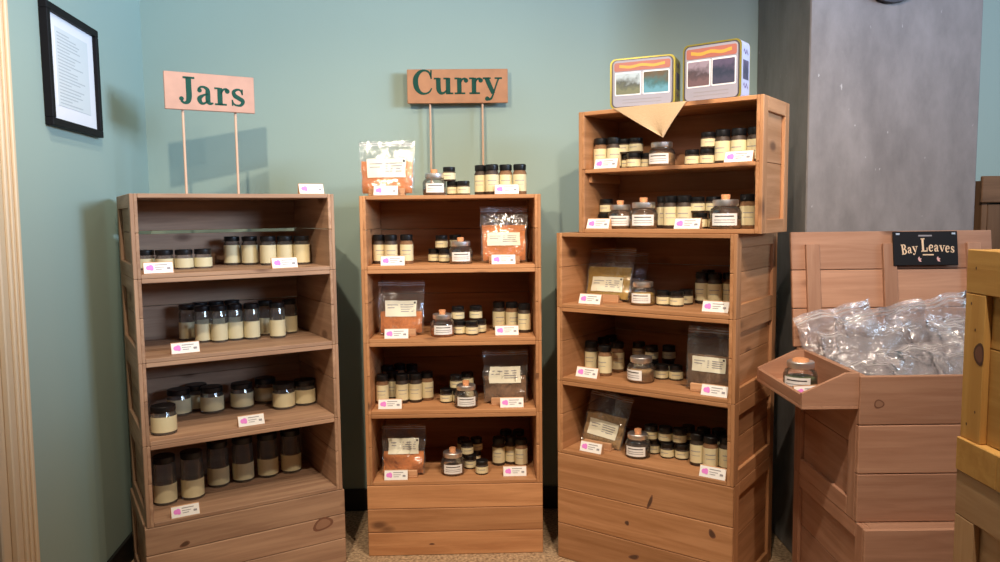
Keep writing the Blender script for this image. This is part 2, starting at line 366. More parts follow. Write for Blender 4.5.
# ------------------------------------------------------------------ crates
CW, CH, CD = .620, .254, .40
BT = .013       # board thickness
def side_frame(t, wd_, s, W_, D_, z0, z1, ft=.011, pt=.010, post=.042, rail=.042, front_in=0.0):
    xo = s * W_ / 2; xi = s * (W_ / 2 - ft); xp = s * (W_ / 2 - ft - pt)
    a, b_ = sorted((xo, xi)); c, d = sorted((xi, xp))
    bx('post', t, wd_, a, b_, 0, post, z0, z1); bx('post', t, wd_, a, b_, D_ - post, D_, z0, z1)
    bx('rail', t, wd_, a, b_, post, D_ - post, z1 - rail, z1); bx('rail', t, wd_, a, b_, post, D_ - post, z0, z0 + rail)
    zm = (z0 + z1) / 2 + .01
    bx('side_plank', t, wd_, c, d, 0.0, D_, z0, zm - .0006); bx('side_plank', t, wd_, c, d, 0.0, D_, zm + .0006, z1)
def crate(name, label, group, cx, cy, yaw, z, wd_, W_=CW, H_=CH, D_=CD, gap=.0015, split=.5):
    t = thing(name, label, 'crate', (cx, cy, z), yaw, group)
    H2 = H_ - .0006
    for s in (-1, 1): side_frame(t, wd_, s, W_, D_, 0, H2)
    xi = W_ / 2 - .0213
    for nm, z0, z1 in (('floor_plank', 0, BT), ('top_plank', H2 - BT, H2)):
        bx(nm, t, wd_, -xi, xi, 0, D_ * .47, z0, z1); bx(nm, t, wd_, -xi, xi, D_ * .47 + .0015, D_, z0, z1)
    zs = BT + (H2 - 2 * BT) * split
    bx('back_plank', t, wd_, -xi, xi, D_ - .012, D_ - .001, BT, zs - gap / 2); bx('back_plank', t, wd_, -xi, xi, D_ - .012, D_ - .001, zs + gap / 2, H2 - BT)
    for s in (-1, 1):                        # end grain of the corner joints
        for zc in (BT / 2 + .02, H2 - BT / 2 - .02):
            pass
    return t
def base_box(name, label, cx, cy, yaw, z, wd_, W_, H_, D_, planks=3):
    t = thing(name, label, 'box', (cx, cy, z), yaw)
    H2 = H_ - .0006
    for s in (-1, 1): side_frame(t, wd_, s, W_, D_ , 0, H2)
    xi = W_ / 2 - .0213
    for k in range(planks):
        z0 = H2 * k / planks; z1 = H2 * (k + 1) / planks
        bx('front_plank', t, wd_, -W_ / 2, W_ / 2, -.013, -.0003, z0 + .0008, z1 - .0008, .002)
    bx('top_plank', t, wd_, -xi, xi, 0.0, D_ * .5, H2 - BT, H2); bx('top_plank', t, wd_, -xi, xi, D_ * .5 + .0015, D_, H2 - BT, H2)
    bx('back_plank', t, wd_, -xi, xi, D_ - .012, D_ - .001, 0, H2 - BT)
    return t
def knot(parent, x, y, z, rx, rz, mats=('knot_mid', 'knot_core'), axis='y', tilt=0):
    for k, m in enumerate(mats):
        f_ = (1, .72)[k]; V = []
        for i in range(18):
            a = i * math.pi / 9; q = 1 + .08 * math.sin(3 * a + x * 40); p, r = rx * f_ * math.cos(a) * q, rz * f_ * math.sin(a) * q
            p, r = p * math.cos(tilt) - r * math.sin(tilt), p * math.sin(tilt) + r * math.cos(tilt)
            V.append((p, -.0002 * k, r) if axis == 'y' else (-.0002 * k, p, r))
        F = [tuple(range(18))] if axis == 'y' else [tuple(range(17, -1, -1))]
        meshobj('knot', V, F, m, parent, (x, y, z))
class Tower: pass
def tower(cx, cy, yaw, bh):
    t = Tower(); t.cx, t.cy, t.yaw, t.bh = cx, cy, yaw, bh
    t.ex = Vector((math.cos(yaw), math.sin(yaw), 0)); t.ey = Vector((-math.sin(yaw), math.cos(yaw), 0)); t.o = Vector((cx, cy, 0))
    return t
def tolocal(T, p): d = p - T.o; return d.dot(T.ex), d.dot(T.ey)
def toworld(T, x, y, z): return T.o + T.ex * x + T.ey * y + Vector((0, 0, z))
T1 = tower(-.818, 2.408, .545, .263)
T2 = tower(-.167, 2.620, .024, .257)
T3 = tower(.444, 2.413, -.629, .378)
ORD = ['lowest', 'third', 'second', 'top']
for T, wd_, nm, n in ((T1, 'wood_jars', 'Jars', 4), (T2, 'wood_curry', 'Curry', 4), (T3, 'wood_shelf', 'tin', 3)):
    where = {'Jars': 'stack under the Jars sign', 'Curry': 'stack under the Curry sign', 'tin': 'stack under the two tins'}[nm]
    T.where = where
    b_ = T.o + T.ey * .0131
    bb = base_box('base_box', {'Jars': 'greyish wooden plank base box at the foot of the stack under the Jars sign',
                          'Curry': 'orange wooden plank base box at the foot of the stack under the Curry sign',
                          'tin': 'brown wooden plank base box at the foot of the stack under the two tins'}[nm],
             b_.x, b_.y, T.yaw, 0, wd_, CW + (.012 if T is T1 else 0), T.bh, CD - .013 + (.02 if T is T1 else 0))
    for (u, v, rx, rz, mm, tl2) in {'Jars': [(323, 524, .036, .022, ('knot_mid', 'knot_core'), .2), (185, 544, .016, .008, ('knot_mid', 'knot_dark'), .3)], 'Curry': [(432, 544, .010, .003, ('knot_mid', 'knot_dark'), 0)],
                              'tin': [(650, 502, .006, .026, ('knot_mid', 'knot_dark'), -.35), (627, 523, .008, .008, ('knot_mid', 'knot_dark'), 0), (712, 534, .010, .015, ('knot_mid', 'knot_dark'), .5), (634, 557, .02, .008, ('knot_mid', 'knot_dark'), .3)]}[nm]:
        lx, ly = tolocal(T, onpl(u, v, T.o, -T.ey)); pz = onpl(u, v, T.o, -T.ey).z
        if .02 < pz: knot(bb, lx, -.0134, pz, rx, rz, mm, tilt=tl2)
    T.z = []
    for k in range(n):
        z = T.bh + k * CH
        names = ['lowest', 'third', 'second', 'top'] if n == 4 else ['lowest', 'middle', 'upper']
        crate('wooden_crate', f'{names[k]} open wooden crate of the {where}', 'open crates of the ' + where, T.cx, T.cy, T.yaw, z, wd_,
              gap=.011 if (T is T1 and k == 3) else .0015, split=.52)
        T.z.append(z + BT)
    T.top = T.bh + n * CH
# upper double-height box on the third tower
BW, BH, BD = .604, .396, .256
BOXO = T3.o + T3.ex * .076 + T3.ey * .006
TB = tower(BOXO.x, BOXO.y, T3.yaw, 0)
tb = thing('shelf_box', 'tall open wooden box with a middle shelf standing on crates, two tins on top', 'shelf box', (BOXO.x, BOXO.y, T3.top), T3.yaw)
for s in (-1, 1): side_frame(tb, 'wood_shelf', s, BW, BD, 0, BH)
xi = BW / 2 - .0213
for z0 in (0, BH - BT): bx('floor_plank' if z0 == 0 else 'top_plank', tb, 'wood_shelf', -xi, xi, 0, BD * .5, z0, z0 + BT); bx('floor_plank' if z0 == 0 else 'top_plank', tb, 'wood_shelf', -xi, xi, BD * .5 + .0015, BD, z0, z0 + BT)
for k in range(3):
    h_ = (BH - 2 * BT) / 3
    bx('back_plank', tb, 'wood_shelf', -xi, xi, BD - .012, BD - .001, BT + k * h_ + .0001, BT + (k + 1) * h_ - .0001)
SHZ = .196
bx('shelf_board', tb, 'wood_shelf', -xi, xi, .004, BD - .013, SHZ, SHZ + .012)
for s in (-1, 1): a, b_ = sorted((s * xi, s * (xi - .012))); bx('shelf_cleat', tb, 'wood_shelf', a, b_, .03, BD - .02, SHZ - .03, SHZ)
TB.z = [T3.top + BT, T3.top + SHZ + .012]; TB.top = T3.top + BH
TB.where = 'box under the two tins'

# ------------------------------------------------------------------ jars, cards and bags
def add(name, key, prof, mat, parent, seg=20, a0=None, a1=None, loc=(0, 0, 0)):
    me = lathe(key, prof, seg, a0, a1)
    if not me.materials: me.materials.append(MATS[mat])
    return link(name, me, None, parent, loc)
HP = math.pi / 2
def spice_jar(kind, label, group, loc, rz, fill='spice_dark', lab='cream_label'):
    t = thing('spice_jar', label, 'jar', loc, rz, group)
    if kind == 'tall':
        add('body', 'tall_body_' + fill, [(.0215, 0), (.0235, .003), (.0235, .074), (.019, .083), (.019, .087)], fill, t)
        add('label_band', 'tall_label_' + lab, [(.0238, .011), (.0238, .069)], lab, t, 22, -HP - 2.5, -HP + 2.5)
        add('lid', 'tall_lid', [(.0215, .084), (.0222, .086), (.0222, .102), (.020, .1045)], 'black_lid', t)
        add('print_line', 'tall_print', [(.0241, .047), (.0241, .0495)], 'print_grey', t, 8, -HP - .7, -HP + .7)
        add('print_line', 'tall_print2', [(.0241, .034), (.0241, .0355)], 'print_grey', t, 8, -HP - .6, -HP + .6)
    else:
        add('body', 'short_body_' + fill, [(.021, 0), (.023, .003), (.023, .031), (.019, .036)], fill, t)
        add('label_band', 'short_label_' + lab, [(.0233, .006), (.0233, .029)], lab, t, 22, -HP - 2.5, -HP + 2.5)
        add('lid', 'short_lid', [(.0213, .0345), (.022, .036), (.022, .0475), (.020, .0495)], 'black_lid', t)
        add('print_line', 'short_print', [(.0236, .018), (.0236, .020)], 'print_grey', t, 8, -HP - .6, -HP + .6)
    return t
def empty_jar(r, h, lidh, lab0, lab1, label, group, loc, rz, cat='jar'):
    t = thing('glass_jar', label, cat, loc, rz, group); k = f'{r:.4f}_{h:.4f}'
    add('glass_body', 'gj' + k, [(r * .9, 0), (r, .004), (r, h - lidh - .012), (r * .86, h - lidh - .002), (r * .86, h - .003)], 'glass_thin', t, 24)
    add('label_band', 'gl' + k, [(r + .0004, lab0), (r + .0004, lab1)], 'cream_label', t, 24, -HP - 1.75, -HP + 1.75)
    add('lid', 'gd' + k, [(r * .93, h - lidh), (r * .96, h - lidh + .002), (r * .96, h - .002), (r * .9, h)], 'black_lid', t, 24)
    return t
def sniff_jar(label, loc, rz, fill='spice_brown', cork=True, sc=1.0, level=.022):
    t = thing('sample_jar', label, 'jar', loc, rz, 'glass sample jars with metal lids'); t.scale = (sc, sc, sc)
    add('glass_body', 'sj_body', [(.038, 0), (.042, .005), (.0425, .044), (.038, .055), (.030, .060), (.030, .068)], 'glass_sniff', t, 24)
    add('spice', f'sj_fill_{fill}_{level}', [(.036, .002), (.040, .006), (.0405, level), (.030, level + .006), (.001, level + .008)], fill, t, 20)
    add('label_patch', 'sj_label', [(.0432, .010), (.0432, .042)], 'white_paper', t, 12, -HP - .82, -HP + .82)
    add('print_line', 'sj_print', [(.0436, .033), (.0436, .036)], 'print_dark', t, 10, -HP - .6, -HP + .6)
    add('print_line', 'sj_print2', [(.0436, .024), (.0436, .0258)], 'print_grey', t, 10, -HP - .65, -HP + .65)
    add('print_line', 'sj_print3', [(.0436, .0175), (.0436, .0193)], 'print_grey', t, 10, -HP - .65, -HP + .65)
    add('metal_lid', 'sj_lid', [(.033, .062), (.034, .064), (.034, .077), (.032, .079)], 'metal', t, 24)
    if cork: add('cork_plug', 'sj_cork', [(.011, .0785), (.0125, .090), (.0115, .093)], 'cork', t, 14)
    return t
CARDM = {}
def card(label, loc, rz, w=.084, h=.037, tilt=.38, group='price cards on the shelves'):
    t = thing('price_card', label, 'card', loc, rz, group)
    # wedge holder
    d = .022
    me = CARDM.get(('h', w, h))
    ct, sn = math.cos(tilt), math.sin(tilt)
    if not me:
        v, f = [], []
        for x in (-w / 2, w / 2): v += [(x, 0, 0), (x, d, 0), (x, h * sn + .003, h * ct), (x, h * sn, h * ct)]
        f = [(0, 3, 2, 1), (4, 5, 6, 7), (0, 1, 5, 4), (1, 2, 6, 5), (2, 3, 7, 6), (3, 0, 4, 7)]
        me = bpy.data.meshes.new('holder'); me.from_pydata(v, [], f); me.materials.append(MATS['wood_block_x']); CARDM[('h', w, h)] = me
    link('holder', me, None, t)
    def quad(nm, key, polys, mat, off):
        me = CARDM.get((key, w, h))
        if not me:
            V, F = [], []
            for pl in polys:
                k = len(V); F.append(tuple(range(k, k + len(pl))))
                o2 = off + .0003 * len(F)
                for a, b_ in pl: V.append((a * w, b_ * h * sn - o2 * ct, b_ * h * ct + o2 * sn))
            me = bpy.data.meshes.new(nm); me.from_pydata(V, [], F); me.materials.append(MATS[mat]); CARDM[(key, w, h)] = me
        link(nm, me, None, t)
    quad('paper', 'p', [[(-.485, .04), (.485, .04), (.485, .94), (-.485, .94)]], 'white_paper', .0006)
    cir = lambda cx, cy, rx, ry: [(cx + rx * math.cos(i * math.pi / 6), cy + ry * math.sin(i * math.pi / 6)) for i in range(12)]
    quad('pink_mark', 'k', [cir(-.33, .5, .085, .2), cir(-.25, .52, .085, .24), cir(-.22, .42, .06, .16)], 'pink_ink', .0011)
    quad('print_line', 't', [[(-.12, .70), (.30, .70), (.30, .77), (-.12, .77)], [(-.12, .50), (.20, .50), (.20, .55), (-.12, .55)], [(-.1, .32), (.12, .32), (.12, .37), (-.1, .37)], [(.28, .34), (.40, .34), (.40, .5), (.28, .5)]], 'print_grey', .0011)
    return t
from mathutils import noise as mnoise
def bag(name, label, cat, group, loc, rz, tilt, w, h, thick, spice, level, seed, label_at=(.35, .72), film_m='zip_film', roll=0, lw_=.72, topflare=1.06, crumple=.006, leaves=False, labelmat='cream_label_pale'):
    """Zip bag standing on its bottom edge, leaning back by tilt."""
    t = thing(name, label, cat, loc, rz, group); t.rotation_euler = (-tilt, roll, rz); t.rotation_mode = 'XYZ'
    NX, NZ = 14, 16
    def prof(a, b_):                        # a in -1..1 across, b in 0..1 up ; half thickness
        e = max(0.0, 1 - a * a) ** .55
        body = (math.sin(math.pi * min(1, b_ / max(level, .3) * .5 + .5)) if b_ < level else 0)
        q = thick * (.22 + .78 * max(0, (1 - b_ / .95)) ** .6) * min(1, (b_ + .02) / .07)
        return e * q + .0008
    def pt(a, b_, s, extra=0):
        x = a * w / 2 * (1 + (topflare - 1) * b_)
        wr = crumple * mnoise.noise(Vector((a * 2.3 + seed * 3.1, b_ * 4.2, s * 1.7 + seed))) * (.5 + b_)
        wr2 = crumple * .5 * mnoise.noise(Vector((a * 6 + seed, b_ * 9, s * 2.1)))
        return (x + crumple * .6 * mnoise.noise(Vector((seed, b_ * 5, a))), s * (prof(a, b_) + extra) + wr + wr2, b_ * h + crumple * .5 * mnoise.noise(Vector((a * 3, seed * 2.2, 0))) * b_)
    V, F = [], []
    for s in (-1, 1):
        k = len(V)
        for j in range(NZ + 1):
            for i in range(NX + 1): V.append(pt(-1 + 2 * i / NX, j / NZ, s))
        for j in range(NZ):
            for i in range(NX):
                q = (k + j * (NX + 1) + i, k + j * (NX + 1) + i + 1, k + (j + 1) * (NX + 1) + i + 1, k + (j + 1) * (NX + 1) + i)
                F.append(q if s < 0 else q[::-1])
    meshobj('film', V, F, film_m, t, smooth=True)
    # zip strip
    V, F = [], []
    for z0, z1 in ((.905, .925), (.945, .962)):
        k = len(V)
        for i in range(NX + 1):
            a = -1 + 2 * i / NX
            for b_ in (z0, z1):
                p0 = pt(a, b_, -1); V.append((p0[0], p0[1] - .0008, p0[2]))
        for i in range(NX): F.append((k + 2 * i, k + 2 * i + 2, k + 2 * i + 3, k + 2 * i + 1))
    meshobj('zip_strip', V, F, 'zip_strip_film', t, smooth=True)
    if leaves:
        rnd = random.Random(seed); V, F = [], []
        for q in range(26):
            a = rnd.uniform(-.75, .75); b_ = rnd.uniform(.06, level); L = rnd.uniform(.03, .05); wd2 = L * .32; th = rnd.uniform(0, 6.28)
            yy = rnd.uniform(-.4, .4) * prof(a, b_); k = len(V); c = (a * w / 2, yy, b_ * h)
            for (lx, ly) in ((-.5, 0), (-.2, .5), (.2, .45), (.5, 0), (.2, -.45), (-.2, -.5)):
                px, pz = lx * L, ly * wd2
                V.append((c[0] + px * math.cos(th) - pz * math.sin(th), c[1] + .004 * ly, c[2] + px * math.sin(th) + pz * math.cos(th)))
            F.append(tuple(range(k, k + 6)))
        o = meshobj('bay_leaves', V, F, 'leaf', t); o['kind'] = 'stuff'
    else:
        V, F = [], []; NL = 8
        for s in (-1, 1):
            k = len(V)
            for j in range(NL + 1):
                for i in range(NX + 1):
                    a = (-1 + 2 * i / NX) * .93; b_ = .015 + (level - .015) * j / NL
                    p0 = pt(a, b_, s, -.0016)
                    V.append((p0[0], p0[1] if j < NL else p0[1] * .3, p0[2]))
            for j in range(NL):
                for i in range(NX):
                    q = (k + j * (NX + 1) + i, k + j * (NX + 1) + i + 1, k + (j + 1) * (NX + 1) + i + 1, k + (j + 1) * (NX + 1) + i)
                    F.append(q if s < 0 else q[::-1])
        meshobj('spice', V, F, spice, t, smooth=True)
        def patch(nm, a0, a1, b0, b1, mat, off):
            V, F = [], []
            for j in range(5):
                for i in range(9):
                    p0 = pt(a0 + (a1 - a0) * i / 8, b0 + (b1 - b0) * j / 4, -1); V.append((p0[0], p0[1] - off, p0[2]))
            for j in range(4):
                for i in range(8): F.append((j * 9 + i, j * 9 + i + 1, (j + 1) * 9 + i + 1, (j + 1) * 9 + i))
            meshobj(nm, V, F, mat, t, smooth=True)
        b0, b1 = label_at; patch('label_paper', -lw_, lw_ * .95, b0, b1, labelmat, .0012)
        hh = b1 - b0
        for (x0, x1, q) in ((-.62, -.15, .70), (-.62, -.25, .52), (-.05, .55, .72), (-.05, .55, .58), (-.05, .5, .44), (-.05, .55, .30)):
            patch('print_line', x0, x1, b0 + q * hh, b0 + (q + .05) * hh, 'print_grey', .0018)
        patch('print_mark', .56, .64, b0 + .80 * hh, b0 + .92 * hh, 'print_dark', .0018)
    return t
def stand(label, loc, rz, w=.10):
    t = thing('bag_stand', label, 'stand', loc, rz, 'small wooden stands for the zip bags')
    bx('base', t, 'wood_block', -w / 2, w / 2, 0, .05, 0, .006)
    bx('front_rail', t, 'wood_block', -w / 2, w / 2, 0, .012, .006, .026)
    bx('back_rail', t, 'wood_block', -w / 2, w / 2, .040, .05, .006, .024)
    return t

# ---- placement by pixel on a shelf plane
def place(T, u, v, z, r, ylo=.02, yhi=CD - .018, W_=CW):
    if v < 1:                                # v given as distance behind the shelf's front edge
        n_ = -T.ey; p = onpl(u, 210, T.o + T.ey * (v + r), n_); x, y = tolocal(T, p)
    else:
        p = onz(u, v, z); d = Vector((p.x, p.y, 0)).normalized(); p = p + d * r
        x, y = tolocal(T, p)
    lim = W_ / 2 - .0225 - r
    return [max(-lim, min(lim, x)), max(ylo + r, min(yhi - r, y))]
def relax(items, fixed, T, W_, yhi, ylo=.012, it=120):
    """items: dicts with x,y,r (free), fixed: circles"""
    for _ in range(it):
        for i, a in enumerate(items):
            for b_ in items[i + 1:] + fixed:
                dx, dy = a['x'] - b_['x'], a['y'] - b_['y']; d = math.hypot(dx, dy); m = a['r'] + b_['r'] + .0008
                if d < m:
                    if d < 1e-6: dx, dy, d = 0, 1, 1
                    k = (m - d) / d
                    if b_ in fixed: a['x'] += dx * k; a['y'] += dy * k
                    else:
                        a['x'] += dx * k / 2; a['y'] += dy * k / 2; b_['x'] -= dx * k / 2; b_['y'] -= dy * k / 2
            lim = W_ / 2 - .0225 - a['r']
            a['x'] = max(-lim, min(lim, a['x'])); a['y'] = max(ylo + a['r'], min(yhi - a['r'], a['y']))
NTH = ['leftmost', 'second', 'third', 'fourth', 'fifth', 'sixth', 'seventh', 'eighth', 'ninth', 'tenth', 'eleventh', 'twelfth']
def nth(i, n, what):
    if n == 1: return 'the only ' + what
    if i == 0: return 'leftmost ' + what
    if i == n - 1: return 'rightmost ' + what
    return NTH[i] + ' ' + what + ' from left'
def shelf(T, z, loc_words, tall=(), low=(), up=(), sniff=(), cards=(), bags=(), empties=(), W_=CW, yhi=CD - .016, ylo=.004, open_front=False):
    rz = T.yaw; face = lambda p: math.atan2(p.x, p.y) * -1 * .5 + rz * .5
    fixed = []
    for (u, v, w_) in cards:                       # cards first: they keep their place
        x, y = place(T, u, v, z, .0, .002, W_=W_)
        x = max(-W_ / 2 + .068, min(W_ / 2 - .068, x)); y = max(-.0 if open_front else .003, min(.10, y))
        cards_y = y
        fixed += [dict(x=x + q, y=y + .011, r=.013) for q in (-.035, -.018, 0, .018, .035)]
        p = toworld(T, x, y, z); card('white price card with pink mark ' + w_, p, rz)
    for b_ in bags:
        u, v, w_ = b_['at']; x, y = place(T, u, v, z, 0, .03, W_=W_)
        lim = W_ / 2 - .026 - b_['w'] * .53; x = max(-lim, min(lim, x)); y = max(.03, min(yhi - .10 - b_.get('back', 0), y))
        if b_.get('stand', True):
            p = toworld(T, x, y, z); stand('small wooden stand under the bag ' + w_, p, rz, b_['w'] * .68)
            zb = z + .0065; yb = y + .026
        else: zb = z + .0005; yb = y + .02
        bag('spice_bag', b_['label'] + ' ' + w_, 'bag', 'clear zip bags of spice', toworld(T, x, yb, zb), rz + b_.get('rz', 0), b_.get('tilt', .16), b_['w'], b_['h'], b_.get('th', .013), b_['spice'], b_['level'], b_['seed'], b_.get('lab', (.35, .68)), roll=b_.get('roll', 0), crumple=b_.get('cr', .006))
        n = 7
        fixed += [dict(x=x + (q / (n - 1) - .5) * b_['w'] * 1.0, y=y + .03, r=.03) for q in range(n)]
    it = []
    for k, (u, v) in enumerate(tall): x, y = place(T, u, v, z, .024, ylo, yhi, W_); it.append(dict(x=x, y=y, r=.024, k='tall', u=u))
    for k, (u, v) in enumerate(low): x, y = place(T, u, v, z, .0235, ylo, yhi, W_); it.append(dict(x=x, y=y, r=.0235, k='low', u=u))
    for k, s in enumerate(sniff): x, y = place(T, s[0], s[1], z, .0435, ylo, yhi, W_); it.append(dict(x=x, y=y, r=.0435 * s[3], k='sniff', u=s[0], s=s))
    for k, e in enumerate(empties): x, y = place(T, e[0], e[1], z, e[2], ylo, yhi, W_); it.append(dict(x=x, y=y, r=e[2] + .0006, k='empty', u=e[0], e=e))
    relax(it, fixed, T, W_, yhi, ylo)
    lows = sorted([i for i in it if i['k'] == 'low'], key=lambda i: i['x']); talls = sorted([i for i in it if i['k'] == 'tall'], key=lambda i: i['x'])
    emps = sorted([i for i in it if i['k'] == 'empty'], key=lambda i: i['x'])
    for i, a in enumerate(talls):
        p = toworld(T, a['x'], a['y'], z); spice_jar('tall', nth(i, len(talls), 'tall cream-labelled spice jar') + ' ' + loc_words, 'tall black-lidded spice jars', p, face(p) + random.uniform(-.4, .4), random.choice(['spice_dark', 'spice_brown', 'spice_dark']))
    for i, a in enumerate(lows):
        p = toworld(T, a['x'], a['y'], z); spice_jar('short', nth(i, len(lows), 'bottom-row short spice jar') + ' ' + loc_words, 'short black-lidded spice jars', p, face(p) + random.uniform(-.4, .4))
    used = set(); ups = []
    for (u, v) in up:
        x, y = place(T, u, v, z + .05, .0235, ylo, yhi, W_); best = min((l for l in lows if id(l) not in used), key=lambda l: math.hypot(l['x'] - x, l['y'] - y), default=None)
        if best is None: continue
        used.add(id(best)); dx, dy = x - best['x'], y - best['y']; d = math.hypot(dx, dy); k = min(1, .014 / d) if d > 0 else 0
        ups.append(dict(x=best['x'] + dx * k, y=best['y'] + dy * k, r=.0235))
    for _ in range(60):
        for i, a in enumerate(ups):
            for b_ in ups[i + 1:]:
                dx, dy = a['x'] - b_['x'], a['y'] - b_['y']; d = math.hypot(dx, dy) or 1e-6
                if d < .0475: k = (.0475 - d) / d / 2; a['x'] += dx * k; a['y'] += dy * k; b_['x'] -= dx * k; b_['y'] -= dy * k
    ups.sort(key=lambda i: i['x'])
    for i, a in enumerate(ups):
        p = toworld(T, a['x'], a['y'], z + .0499); spice_jar('short', nth(i, len(ups), 'top-row short spice jar') + ' ' + loc_words, 'short black-lidded spice jars', p, face(p) + random.uniform(-.4, .4))
    for a in it:
        if a['k'] == 'sniff':
            s = a['s']; p = toworld(T, a['x'], a['y'], z); sniff_jar('glass sample jar with metal lid' + (' and cork ' if s[4] else ' ') + s[5], p, face(p) + s[6], s[2], s[4], s[3], s[7] if len(s) > 7 else .022)
    for i, a in enumerate(emps):
        e = a['e']; p = toworld(T, a['x'], a['y'], z)
        words = e[7] if len(e) > 7 else 'black-lidded glass jar'
        same = [q for q in emps if (q['e'][7] if len(q['e']) > 7 else 'black-lidded glass jar') == words]
        empty_jar(e[2], e[3], e[4], e[5], e[6], nth(same.index(a), len(same), words) + ' ' + loc_words, 'empty glass jars under the Jars sign', p, face(p) + random.uniform(-.35, .35))

# T1: empty jars
SH = (.0285, .064, .017, .006, .036, 'squat glass jar'); SHa = SH[:5]
MD = (.0275, .100, .017, .008, .070)
TL = (.0265, .124, .018, .008, .064)
WI = (.0385, .090, .019, .010, .058)
BG = (.0360, .158, .022, .010, .068)
shelf(T1, T1.z[3], 'in the top Jars crate', empties=[(u, v, *SHa, 'squat glass jar') for u, v in ((146, 270), (165, 270), (184.5, 269.5), (203.5, 268.5))] +
      [(u, v, *MD, 'taller glass jar') for u, v in ((232.8, 265.2), (250.4, 265.2), (269.9, 265.4), (285.7, 265), (301, 264.8))],
      cards=[(159, 273.5, 'at the left of the top Jars crate'), (290, 269, 'at the right of the top Jars crate')])
shelf(T1, T1.z[2], 'in the second Jars crate', empties=[(u, v, *TL) for u, v in ((188, 341), (205, 343), (221, 342.6), (235.5, 341), (250.5, 340), (266, 336), (278, 338.5), (290, 334), (198, 335), (214, 334), (229, 333))],
      cards=[(186, 353.4, 'in the second Jars crate')])
shelf(T1, T1.z[1], 'in the third Jars crate', empties=[(u, v, *WI) for u, v in ((164.5, 436), (180, 417), (196, 410), (212, 414), (242.5, 410), (266, 404), (285, 410), (307, 406))],
      cards=[(252, 425.8, 'in the third Jars crate')])
shelf(T1, T1.z[0], 'in the lowest Jars crate', empties=[(u, v, *BG) for u, v in ((166, 506), (193.4, 500.5), (219, 488), (243.8, 483), (268.5, 478.3), (291.5, 473.8))],
      cards=[(186, 516.5, 'in the lowest Jars crate')])
p = onz(308, 194, T1.top); x, y = tolocal(T1, p)
card('white price card with pink mark on top of the Jars stack', toworld(T1, .243, .02, T1.top), T1.yaw)

# T2: curry
CUR = 'under the Curry sign'
shelf(T2, T2.top, 'on top of the Curry stack', tall=[(481.5, .07), (492.5, .035), (506, .05), (520, .035)], low=[(446.5, .07), (460.5, .06)], up=[(446, .07)],
      sniff=[(428, .035, 'spice_brown', .98, True, 'on top of the Curry stack', .1)], cards=[(386, .004, 'by the bright bag on top of the Curry stack'), (507, .004, 'at the right on top of the Curry stack')],
      bags=[dict(at=(387, .035, 'on top of the Curry stack'), w=.185, h=.185, spice='spice_orange', level=.62, seed=1, label='clear zip bag of orange spice with cream label', lab=(.30, .66), tilt=.12, th=.016)], W_=CW + .10, ylo=.006)
shelf(T2, T2.z[3], 'in the top Curry crate', tall=[(378.5, 264), (391, 264.2), (407, 264)], low=[(434.5, 262.5), (445, 263), (455, 262)], up=[(439, 249), (456, 248)],
      sniff=[(466, 264.2, 'spice_tan', 1.0, True, 'in the top Curry crate', .05)], cards=[(392.5, 266, 'at the left of the top Curry crate'), (504, 265.3, 'at the right of the top Curry crate')],
      bags=[dict(at=(504.5, 263.5, 'at the right of the top Curry crate'), w=.16, h=.195, spice='spice_orange', level=.66, seed=2, label='clear zip bag of orange curry powder', lab=(.28, .52), tilt=.14, th=.016)])
shelf(T2, T2.z[2], 'in the second Curry crate', tall=[(499, 330.5), (512, 331), (524.5, 333)], low=[(457, 335.5), (469.5, 335.6), (480, 333.5)], up=[(456, 320), (468, 320)],
      sniff=[(436, 337, 'spice_orange', 1.0, True, 'in the second Curry crate', .1)], cards=[(396, 339.5, 'at the left of the second Curry crate'), (507, 335.5, 'at the right of the second Curry crate')],
      bags=[dict(at=(401, 336.5, 'at the left of the second Curry crate'), w=.155, h=.19, spice='spice_orange', level=.42, seed=3, label='clear zip bag of orange powder', lab=(.32, .62), tilt=.14)])
shelf(T2, T2.z[1], 'in the third Curry crate', tall=[(382, 404.5), (393, 400), (403, 403.5), (415.5, 403), (427, 401), (388, 393), (399, 392), (411, 392)], low=[(447.5, 403.5), (459, 404), (455, 399), (468, 399)], up=[(454, 389), (466.5, 389)],
      sniff=[(479.5, 407, 'spice_brown', 1.0, True, 'in the third Curry crate', .05)], cards=[(390, 409.4, 'at the left of the third Curry crate'), (512, 407.8, 'at the right of the third Curry crate')],
      bags=[dict(at=(506, 405, 'at the right of the third Curry crate'), w=.155, h=.185, spice='spice_brown', level=.5, seed=4, label='clear zip bag of brown powder', lab=(.36, .68), tilt=.16, cr=.009)])
shelf(T2, T2.z[0], 'in the lowest Curry crate', tall=[(500, 466), (510.5, 465), (521, 467.5), (507, 458), (518, 458)], low=[(470.5, 469.5), (482, 475.3), (462, 466), (475, 464)], up=[(464.8, 452.5), (476.3, 453.5), (449, 453)],
      sniff=[(453, 477, 'spice_brown', 1.02, True, 'in the lowest Curry crate', .05)], cards=[(396, 480.5, 'at the left of the lowest Curry crate'), (515, 476.5, 'at the right of the lowest Curry crate')],
      bags=[dict(at=(403, 478, 'at the left of the lowest Curry crate'), w=.15, h=.175, spice='spice_orange', level=.46, seed=5, label='clear crumpled zip bag of orange powder', lab=(.40, .72), tilt=.26, cr=.011)])

